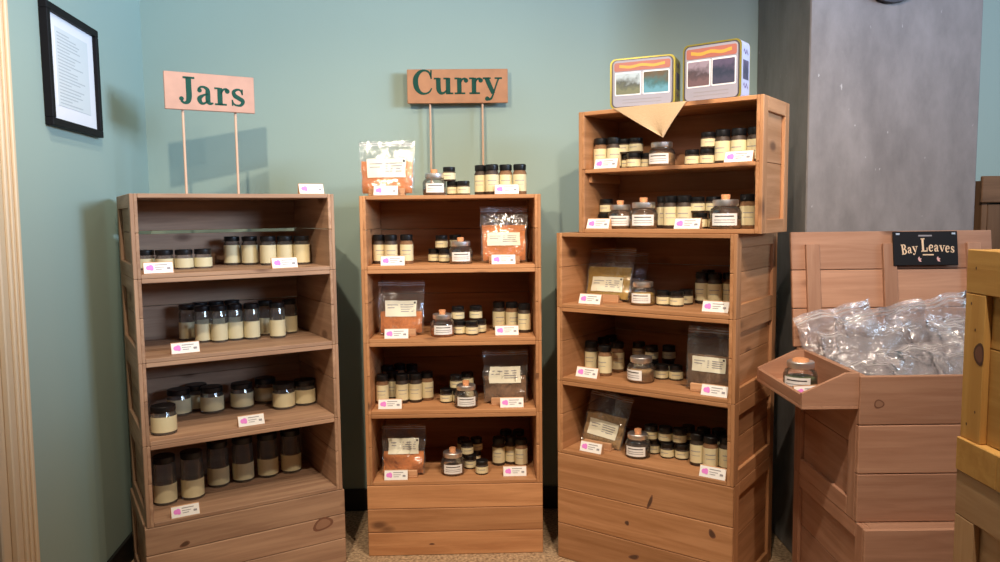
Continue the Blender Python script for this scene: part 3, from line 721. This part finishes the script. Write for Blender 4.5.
# T3
shelf(TB, TB.z[1], 'on the upper shelf under the tins', tall=[(600.3, .045), (612, .05), (723, .05), (737.5, .05), (751, .05)], low=[(622.3, .06), (634.5, .05), (646, .07), (694.8, .05), (708.3, .05)], up=[(623.4, .06), (636.3, .06), (707.6, .05)],
      sniff=[(659.5, .035, 'spice_tan', 1.0, False, 'on the upper shelf under the tins', -.1, .040)], cards=[(605, .004, 'at the left of the upper shelf under the tins'), (737, .004, 'at the right of the upper shelf under the tins')], W_=BW, yhi=BD - .016, ylo=.006)
shelf(TB, TB.z[0], 'on the lower shelf under the tins', tall=[(664, .09), (675, .06), (686, .06), (746, .08)], low=[(598, .09), (608, .10), (699, .07), (711, .08)], up=[(603.2, .09), (699, .07), (711, .08)],
      sniff=[(616.8, .012, 'spice_tan', 1.0, True, 'leftmost on the lower tin shelf', .1), (643.5, .012, 'spice_tan', 1.08, True, 'second on the lower tin shelf', .15), (727, .012, 'spice_tan', 1.12, True, 'at the right of the lower tin shelf', .1)],
      cards=[(587, .002, 'at the left of the lower shelf under the tins'), (686.5, .002, 'at the middle of the lower shelf under the tins')], W_=BW, yhi=BD - .014, ylo=.004)
TIN = 'of the stack under the tins'
shelf(T3, T3.z[2], 'in the upper tin-stack crate', tall=[(703.3, 304), (715.3, 305), (727.5, 305), (709, 300)], low=[(661.8, 306), (676.2, 307), (686, 305)],
      sniff=[(634.6, 305, 'spice_yellow', .98, False, 'in the upper tin-stack crate', .0, .036)], cards=[(589, 304.3, 'at the left of the upper tin-stack crate'), (714.7, 312.6, 'at the right of the upper tin-stack crate')],
      bags=[dict(at=(603, 302, 'at the left of the upper tin-stack crate'), w=.17, h=.185, spice='spice_yellow', level=.62, seed=6, label='clear zip bag of yellow powder', lab=(.14, .42), tilt=.28),
            dict(at=(640, 290, 'in the upper tin-stack crate, farther back'), w=.15, h=.165, spice='spice_brown', level=.25, seed=16, label='clear crumpled zip bag', lab=(.14, .40), tilt=.2, stand=False, rz=.3, cr=.012)])
shelf(T3, T3.z[1], 'in the middle tin-stack crate', tall=[(589.3, 371), (605, 376.5), (617.6, 372.5), (597, 366), (609, 364)], low=[(661.8, 380), (675.9, 381), (652, 376), (640, 370), (668, 374)], up=[(637, 358), (651, 360), (670, 362)],
      sniff=[(641, 384, 'spice_tan', 1.06, False, 'in the middle tin-stack crate', -.55, .034)], cards=[(586, 377.8, 'at the left of the middle tin-stack crate'), (714.7, 397, 'at the right of the middle tin-stack crate')],
      bags=[dict(at=(712, 394, 'at the right of the middle tin-stack crate'), w=.15, h=.195, spice='spice_brown', level=.55, seed=7, label='clear zip bag of brown spice', lab=(.28, .52), tilt=.12)])
shelf(T3, T3.z[0], 'in the lowest tin-stack crate', tall=[(699, 467), (711.5, 470), (723, 471), (705, 461), (717, 462)], low=[(652.3, 455), (667.3, 459), (682, 460.5), (660, 451), (675, 453), (688, 455)], up=[(651, 441), (663, 441), (675.5, 443), (687, 444)],
      sniff=[(633.3, 458, 'spice_dark', 1.0, True, 'in the lowest tin-stack crate', .0, .036)], cards=[(590, 452.8, 'at the left of the lowest tin-stack crate'), (713.5, 479.5, 'at the right of the lowest tin-stack crate')],
      bags=[dict(at=(597, 449, 'at the left of the lowest tin-stack crate'), w=.155, h=.185, spice='spice_tan', level=.6, seed=8, label='clear zip bag of tan powder', lab=(.16, .46), tilt=.30, roll=.10)])

# ------------------------------------------------------------------ signs on rods
def rod_sign(name, label, T, yloc, px, rods, text, bm_, letter_h, tx, tz, trk=0):
    n = -T.ey; P0 = T.o + T.ey * yloc
    c = [onpl(u, v, P0, n) for u, v in px]            # TL TR BR BL
    xs = [tolocal(T, p)[0] for p in c]; x0 = (xs[0] + xs[3]) / 2; x1 = (xs[1] + xs[2]) / 2
    z1 = (c[0].z + c[1].z) / 2; z0 = (c[2].z + c[3].z) / 2
    t = thing(name, label, 'sign', toworld(T, (x0 + x1) / 2, yloc, T.top), T.yaw); w = x1 - x0; z0 -= T.top; z1 -= T.top
    bx('board', t, bm_, -w / 2, w / 2, 0, .012, z0, z1)
    for u, v in rods:
        xr = tolocal(T, onpl(u, v, P0, n))[0] - (x0 + x1) / 2
        me = lathe('rod%.4f' % z0, [(.0042, .0004), (.0042, z0 + .02)], 12)
        if not me.materials: me.materials.append(MATS['rod_wood'])
        link('rod', me, None, t, (xr, .0165, 0))
    h = letter_h * (z1 - z0); word(t, text, 'green_paint', -w / 2 + tx * w, -.0006, z0 + tz * (z1 - z0), h, track=trk, scales=[1] + [1.1] * (len(text) - 1))
    print(text, 'board', w, z1 - z0, 'textlen', wordlen(text, h) / w)
    return t
rod_sign('wooden_sign', 'pinkish wooden sign with green Jars lettering on two rods', T1, .20, [(163.3, 69.5), (254, 78.5), (254.8, 115), (165, 107)], [(185.5, 150), (238, 150)], 'Jars', 'sign_pink', .72, .145, .17, .0)
rod_sign('wooden_sign', 'orange wooden sign with green Curry lettering on two rods', T2, .372, [(406.6, 68.3), (508, 69.8), (507.6, 103.5), (407.6, 102.6)], [(430.5, 140), (483, 140)], 'Curry', 'sign_orange', .73, .055, .26, .008)

# ------------------------------------------------------------------ tins and cloth on the third stack
def rrect(w, h, r, k=5):
    pts = []
    for cx, cz, a0 in ((w / 2 - r, h / 2 - r, 0), (-w / 2 + r, h / 2 - r, 90), (-w / 2 + r, -h / 2 + r, 180), (w / 2 - r, -h / 2 + r, 270)):
        for i in range(k + 1): a = math.radians(a0 + 90 * i / k); pts.append((cx + r * math.cos(a), cz + r * math.sin(a)))
    return pts
def tin(label, loc, rz, w, h, d, pics, side):
    t = thing('picture_tin', label, 'tin', loc, rz, 'picture tins on the box')
    def pr(nm, w_, h_, r, y0, y1, mat, cx=0, cz=h / 2): v, f = prism(rrect(w_, h_, r), y0, y1); return meshobj(nm, [(x, y, z) for x, y, z in v], f, mat, t, (cx, 0, cz))
    pr('body', w, h, .018, .004, d - .004, side); pr('rim', w, h, .018, 0, .004, 'tin_gold'); pr('rim', w, h, .018, d - .004, d, 'tin_gold')
    pr('edge_line', w * .95, h * .95, .016, -.001, 0, 'tin_rim'); pr('face', w * .90, h * .91, .013, -.002, -.001, 'tin_face')
    pr('banner', w * .86, h * .17, .006, -.0028, -.002, 'tin_red', 0, h * .83)
    V, F = [], []
    for i in range(13):
        a = -1 + 2 * i / 12; zc = h * (.83 + .015 * math.cos(a * 6)); V += [(a * w * .35, -.0034, zc - h * .028), (a * w * .35, -.0034, zc + h * .028)]
    for i in range(12): F.append((2 * i, 2 * i + 2, 2 * i + 3, 2 * i + 1))
    meshobj('banner_ribbon', V, F, 'tin_yellow', t)
    for s, m in zip((-1, 1), pics):
        pr('picture_border', w * .41, h * .46, .004, -.0028, -.002, 'mat_paper', s * w * .215, h * .49); pr('picture', w * .375, h * .41, .003, -.0036, -.0028, m, s * w * .215, h * .49)
    for k in range(2): bx('print_line', t, 'print_grey', -w * .3, w * .3, -.0026, -.002, h * (.17 - .06 * k), h * (.185 - .06 * k), 0)
    for k, zc in enumerate((.78, .22)):              # script marks on the right side
        V = [(w / 2 + .0006, d * (.25 + .5 * i / 6), h * (zc + .04 * math.sin(i * 1.9)) + q) for i in range(7) for q in (0, h * .035)]
        meshobj('side_script', V, [(2 * i, 2 * i + 2, 2 * i + 3, 2 * i + 1) for i in range(6)], 'tin_script', t)
    bx('side_picture', t, 'pic_navy', w / 2, w / 2 + .0008, d * .2, d * .8, h * .34, h * .66, 0)
    return t
def tinplace(ul, vl, ur, vr, ztop_v, z, back):
    return onpl((ul + ur) / 2, (vl + vr) / 2, T3.o + T3.ey * back, -T3.ey)
pc = onpl(642, 100, TB.o + TB.ey * .035, -TB.ey)
tin('yellow-rimmed picture tin with grey-green and teal pictures, left of the two tins', Vector((pc.x, pc.y, TB.top)), T3.yaw + .20, .208, .158, .08, ('pic_landscape', 'pic_teal'), 'tin_gold')
pc = onpl(711, 95, TB.o + TB.ey * .05, -TB.ey)
tin('yellow-rimmed picture tin with dark pictures and lavender side, right of the two tins', Vector((pc.x, pc.y, TB.top)), T3.yaw - .02, .182, .176, .075, ('pic_mauve', 'pic_navy'), 'tin_side')
# triangular cloth corner hanging over the front edge (cloth lies under the left tin)
A = tolocal(TB, onpl(614, 108, TB.o, -TB.ey))[0]; B = tolocal(TB, onpl(687, 101, TB.o, -TB.ey))[0]
ap = onpl(664, 138, TB.o, -TB.ey); apx = tolocal(TB, ap)[0]; dz = TB.top - ap.z
ct = thing('cloth_napkin', 'tan cloth with a pointed corner hanging below the left tin', 'cloth', toworld(TB, 0, 0, TB.top), T3.yaw)
V, F = [], []; N = 10
for j in range(N + 1):
    f_ = j / N
    for i in range(N + 1):
        g = i / N; xl = A + (apx - A) * f_; xr = B + (apx - B) * f_
        V.append((xl + (xr - xl) * g, -.0035 - .006 * math.sin(f_ * 2.2) - .004 * math.sin(g * 7 + f_ * 3) * f_, -dz * f_ + .0012))
for j in range(N):
    for i in range(N): a = j * (N + 1) + i; F.append((a, a + 1, a + N + 2, a + N + 1))
k0 = len(V)
V += [(A - .0, .005, .0012), (B, .005, .0012), (B - .02, .031, .0012), (A + .03, .031, .0012)]
F += [(0, N, k0 + 1, k0), (k0, k0 + 1, k0 + 2, k0 + 3)]
o = meshobj('hanging_corner', V, F, 'cloth', ct, smooth=False)
sd = o.modifiers.new('s', 'SOLIDIFY'); sd.thickness = .001; sd.offset = 0

# ------------------------------------------------------------------ framed document on the left wall
fc = [onpl(u, v, LA + lnorm * .02, lnorm) for u, v in ((43.5, 1.5), (96.5, 28), (103, 137.3), (54, 126))]
S = [(LB - p).dot(ldir) for p in fc]
s_far = (S[1] + S[2]) / 2; s_near = (S[0] + S[3]) / 2; zt = (fc[0].z + fc[1].z) / 2; zb = (fc[2].z + fc[3].z) / 2
print('frame', s_far, s_near, zb, zt)
cc = LB - ldir * ((s_far + s_near) / 2) + lnorm * .0012
fr = thing('framed_document', 'black framed white document hanging on the blue left wall', 'picture frame', (cc.x, cc.y, (zb + zt) / 2), ang + math.pi)
fw = (s_near - s_far) / 2; fh = (zt - zb) / 2
# local x along wall (towards back corner), local -y into the room
b_ = .022
bx('frame_bar', fr, 'frame_black', -fw, fw, -.022, 0, fh - b_, fh); bx('frame_bar', fr, 'frame_black', -fw, fw, -.022, 0, -fh, -fh + b_)
bx('frame_bar', fr, 'frame_black', -fw, -fw + b_, -.022, 0, -fh + b_, fh - b_); bx('frame_bar', fr, 'frame_black', fw - b_, fw, -.022, 0, -fh + b_, fh - b_)
bx('mat', fr, 'mat_paper', -fw + b_, fw - b_, -.010, -.002, -fh + b_, fh - b_, 0)
dw = (fw - b_) * .72; dh = (fh - b_) * .78
doc = bx('document', fr, 'doc_paper', -dw, dw, -.0112, -.010, -dh * .92, dh, 0)
rnd = random.Random(3)
for k in range(22):
    z = dh * (.88 - 1.72 * k / 21) ; l_ = rnd.uniform(.55, .9) if k % 5 else .4
    bx('text_line', fr, 'doc_text', -dw * .88, -dw * .88 + 2 * dw * .88 * l_, -.0117, -.0112, z - dh * .012, z + dh * .012, 0)

# ------------------------------------------------------------------ bay leaf bin
BX, BY0, BY1, BZ0, BZ1 = .957, 2.0, 2.44, .362, .765
P = onz(858.5, 378, .775); q = P.y
BW2 = .63
bn = thing('bay_leaf_bin', 'wooden plank bin heaped with clear bags, side tray on its left', 'bin', (BX + BW2 / 2, BY0, BZ0), 0)
hw = BW2 / 2; dp = BY1 - BY0; hh = BZ1 - BZ0
for k in range(3): bx('front_plank', bn, 'wood_bin', -hw, hw, 0, .016, hh * k / 3 + .001, hh * (k + 1) / 3 - .001, .002)
for s in (-1, 1):
    a, b_ = sorted((s * hw, s * (hw - .012))); c, d = sorted((s * (hw - .012), s * (hw - .022)))
    bx('post', bn, 'wood_bin', a, b_, .0165, .06, 0, hh); bx('post', bn, 'wood_bin', a, b_, dp - .05, dp, 0, hh)
    bx('rail', bn, 'wood_bin', a, b_, .06, dp - .05, hh - .05, hh); bx('rail', bn, 'wood_bin', a, b_, .06, dp - .05, 0, .05)
    for k in range(2): bx('side_plank', bn, 'wood_bin', c, d, .0165, dp, hh * k / 2 + .0006, hh * (k + 1) / 2 - .0006)
bx('back_plank', bn, 'wood_bin', -hw + .022, hw - .022, dp - .014, dp, 0, hh)
bx('bottom_board', bn, 'wood_bin', -hw + .022, hw - .022, .0165, dp - .0145, .235, .247)
kp = onpl(879, 404, (0, BY0, 0), (0, -1, 0)); knot(bn, kp.x - (BX + hw), -.0004, kp.z - BZ0, .014, .012, ('knot_mid', 'knot_core'))
# lid, leaning back on the pillar
lid = thing('bin_lid_pivot', 'x', 'x', (0, 0, 0)); bpy.data.objects.remove(lid)
tilt = .135; LL = .375; lw_ = .655
lm = bpy.data.objects.new('lid', None); COL.objects.link(lm); lm.parent = bn; lm.location = (.006, dp + .003, hh + .0); lm.rotation_euler = (-tilt, 0, 0)
for k in range(3): bx('lid_plank', lm, 'wood_bin', -lw_ / 2, lw_ / 2, 0, .014, LL * k / 3 + .001, LL * (k + 1) / 3 - .001, .002)
for x in (-lw_ / 2 + .066, -.012, lw_ / 2 - .066): bx('lid_batten', lm, 'wood_bin', x - .022, x + .022, -.013, -.0003, .01, LL - .042)
# lower box under the bin
lb = base_box('lower_box', 'wooden plank box on the floor under the bay leaf bin', BX + BW2 / 2 + .001, BY0 - .035, 0, 0, 'wood_bin', BW2, BZ0, .475)
# sign
sn = thing('hanging_sign', 'black Bay Leaves sign with cream lettering on the bin lid', 'sign', (0, 0, 0))
mw = Matrix.Translation((BX + BW2 / 2 + .006, BY1 + .003, BZ1)) @ Matrix.Rotation(-tilt, 4, 'X')
LN = mw.to_3x3() @ Vector((0, -1, 0)); LP = mw @ Vector((0, -.0145, 0))
sc_ = [mw.inverted() @ onpl(u, v, LP, LN) for u, v in ((891.5, 232.5), (956, 230.3), (958.5, 264.5), (894, 266.3))]
sx0 = (sc_[0].x + sc_[3].x) / 2; sx1 = (sc_[1].x + sc_[2].x) / 2; sz1 = (sc_[0].z + sc_[1].z) / 2; sz0 = (sc_[2].z + sc_[3].z) / 2
sn.matrix_world = mw @ Matrix.Translation(((sx0 + sx1) / 2, -.0137, sz0)); w = sx1 - sx0; h = sz1 - sz0
bx('board', sn, 'board_black', -w / 2, w / 2, -.005, 0, 0, h)
word(sn, 'Bay Leaves', 'letter_cream', -w * .37, -.0054, h * .38, h * .30, rise=[-.22, -.10, .0, 0, .05, .08, .07, .05, .0, -.03], scales=[1, .98, .98, 1, 1.32, 1.1, 1.05, 1.05, 1.05, 1.0], rots=[.10, .08, .05, 0, .03, 0, 0, -.03, -.05, -.06], track=.02, xs=.80)
for k, (x0, x1, z, th) in enumerate(((-.11, .10, .87, .022), (-.05, .12, .31, .018))): bx('small_print', sn, 'letter_cream' if k else 'print_grey', x0 * w, x1 * w, -.0055, -.005, (z - th) * h, (z + th) * h, 0)
for cx in (-.12, .17):
    for a in (-.5, .4, 1.3):
        V = [(.055 * w * q[0] * math.cos(a) - .022 * w * q[1] * math.sin(a), 0, .055 * w * q[0] * math.sin(a) + .022 * w * q[1] * math.cos(a)) for q in ((0, 0), (.35, .6), (.7, .5), (1, 0), (.7, -.5), (.35, -.6))]
        meshobj('leaf_mark', V, [tuple(range(6))], 'letter_pink', sn, (cx * w, -.0054 - .0002 * a, .16 * h))
for x in (-.43, .43):
    bx('fixing_clip', sn, 'metal', x * w - .006, x * w + .006, -.0075, -.005, h * .90, h * .95, 0)
# side tray
tr = bpy.data.objects.new('side_tray', None); COL.objects.link(tr); tr.parent = bn
TX0, TX1, TY0, TY1, TZ0 = .804, .9565, 2.005, 2.36, .674
tr.location = (TX1 - (BX + BW2 / 2), TY0 - BY0, TZ0 - BZ0)
tw = TX1 - TX0; tl = TY1 - TY0; th = .098
bx('tray_floor', tr, 'wood_bin', -tw, 0, 0, tl, 0, .010)
bx('tray_outer_side', tr, 'wood_bin', -tw, -tw + .011, 0.0115, tl - .0115, .010, .040)
bx('tray_inner_side', tr, 'wood_bin', -.011, 0, 0.0115, tl - .0115, .010, th)
for y0 in (0, tl - .011):
    v, f = prism([(-tw, .010), (0, .010), (0, th), (-.035, th), (-tw, .044)], y0, y0 + .011); meshobj('tray_end', v, f, 'wood_bin_x', tr)
# jar and card in the tray
def tlw(x, y, z): return Vector((TX1 - tw / 2 + x, TY0 + y, TZ0 + .0103 + z))
jar = sniff_jar('glass jar of green bay leaves with cork, standing in the side tray', tlw(-.012, .175, 0), -.6, 'leaf', False, 1.12, .034)
add('cork_top', 'cork_wide', [(.022, .0785), (.020, .084), (.012, .087)], 'cork', jar, 18)
cd_ = card('white card lying in the front of the side tray', tlw(-.022, .082, .0), .15, tilt=.95)
# bags of bay leaves
rnd = random.Random(11)
spots = []
for r_, (y, zz, tl_, n_) in enumerate(((.075, .262, .95, 3), (.13, .262, .82, 3), (.19, .262, .66, 3), (.25, .262, .50, 3), (.31, .262, .34, 3))):
    for i in range(n_):
        x = (-.155 + .155 * i) + (.03 if r_ % 2 else -.02) + rnd.uniform(-.02, .02)
        spots.append((x, y + rnd.uniform(-.012, .012), zz, tl_ + rnd.uniform(-.12, .12), rnd.uniform(-.15, .15), rnd.uniform(-.30, .30)))
rows = ['front row', 'second row', 'third row', 'fourth row', 'back row']; pos_ = ['left', 'middle', 'right']
for i, (x, y, z, ti, rz, ro) in enumerate(spots):
    x = max(-.14, min(.16, x))
    bag('bay_leaf_bag', f'clear zip bag of bay leaves, {pos_[i % 3]} of the {rows[i // 3]} in the bin', 'bag', 'clear bags heaped in the bin',
        Vector((BX + BW2 / 2 + x, BY0 + y, BZ0 + z + .03 * abs(ro))), rz, ti, .25, (.23, .25, .25, .26, .29)[i // 3] + rnd.uniform(-.01, .02), .015, None, .5, 40 + i, film_m='bay_film', roll=ro, crumple=.020, leaves=True, topflare=1.06)

# ------------------------------------------------------------------ yellow crates at the right edge
RX, RY1 = .915, 1.50
RW, RDp = .55, .50
def right_crate(label, z0, z1, rail, x0, bottom=True, wy='wood_yellow'):
    t = thing('wooden_crate', label, 'crate', (x0 + RW / 2, RY1 - RDp, z0), 0, 'pale crates at the right edge')
    H_ = z1 - z0 - .0008; hw_ = RW / 2
    for s in (-1, 1):
        a, b_ = sorted((s * hw_, s * (hw_ - .014))); c, d = sorted((s * (hw_ - .014), s * (hw_ - .026)))
        bx('post', t, wy, a, b_, 0, .062, 0, H_ - rail); bx('post', t, wy, a, b_, RDp - .062, RDp, 0, H_ - rail - .001)
        bx('rail', t, wy, a, b_, 0, RDp, H_ - rail, H_)
        if bottom: bx('rail', t, wy, a, b_, .062, RDp - .062, 0, rail)
        for k in range(2): bx('side_plank', t, wy, c, d, 0, RDp, H_ * k / 2 + .0006, H_ * (k + 1) / 2 - .0006)
    for k in range(2):
        bx('back_plank', t, wy, -hw_ + .026, hw_ - .026, RDp - .012, RDp, H_ * k / 2 + .0006, H_ * (k + 1) / 2 - .0006)
        bx('front_plank', t, wy, -hw_ + .026, hw_ - .026, 0, .012, H_ * k / 2 + .0006, H_ * (k + 1) / 2 - .0006)
    bx('top_plank', t, wy, -hw_ + .026, hw_ - .026, .0125, RDp - .0125, H_ - .014, H_)
    return t
right_crate('lower pale wooden crate on the floor at the right edge', 0, .685, .09, RX + .002, wy='wood_pale')
ty = thing('crate_lid', 'thick yellow board lying between the two crates at the right edge', 'board', (RX + RW / 2 - .001, RY1 - RDp, .685))
for k in range(4): bx('lid_plank', ty, 'wood_yellow', -RW / 2, RW / 2, RDp * k / 4 + .0007, RDp * (k + 1) / 4 - .0007, 0, .0665)
uc = right_crate('upper yellow wooden crate with a round knot at the right edge', .752, 1.128, .085, RX + .006, bottom=False)
knot(uc, -RW / 2 - .0004, RDp - .05, .175, .016, .022, ('knot_dark', 'knot_mid'), axis='x')
for yy, zz in ((.02, .27), (.035, .22), (.02, .03), (.045, .06), (.03, .34)): knot(uc, -RW / 2 - .0004, RDp - yy, zz, .002, .003, ('knot_dark',), axis='x')
# dark wooden cabinet beyond the pillar
cb = thing('wooden_cabinet', 'dark wooden cabinet standing beside the concrete pillar at far right', 'cabinet', (1.95, 2.62, 0))
bx('side_panel', cb, 'wood_dark', -.30, -.28, .0, .38, 0, 1.30); bx('side_panel', cb, 'wood_dark', .28, .30, .0, .38, 0, 1.30)
bx('top_rail', cb, 'wood_dark', -.31, .31, -.014, -.0005, 1.225, 1.315, .003)
for k in range(4): bx('front_plank', cb, 'wood_dark', -.28 + .14 * k + .001, -.14 + .14 * k - .001, 0, .014, 0, 1.22)
bx('top_board', cb, 'wood_dark', -.28, .28, .0, .38, 1.285, 1.30)
# dark plaque at the top of the pillar
pp = onpl(891, 3.8, (0, PY, 0), (0, -1, 0))
pq = thing('wall_plaque', 'dark rounded plaque on the concrete pillar at the top edge', 'plaque', (pp.x, PY - .0005, pp.z + .09))
v, f = prism([(.1 * math.cos(a * math.pi / 12), .09 * math.sin(a * math.pi / 12)) for a in range(24)], -.02, 0); meshobj('plate', v, f, 'plaque_dark', pq)
v, f = prism([(.08 * math.cos(a * math.pi / 12), .07 * math.sin(a * math.pi / 12)) for a in range(24)], -.026, -.02); meshobj('centre', v, f, 'wood_dark_x', pq)
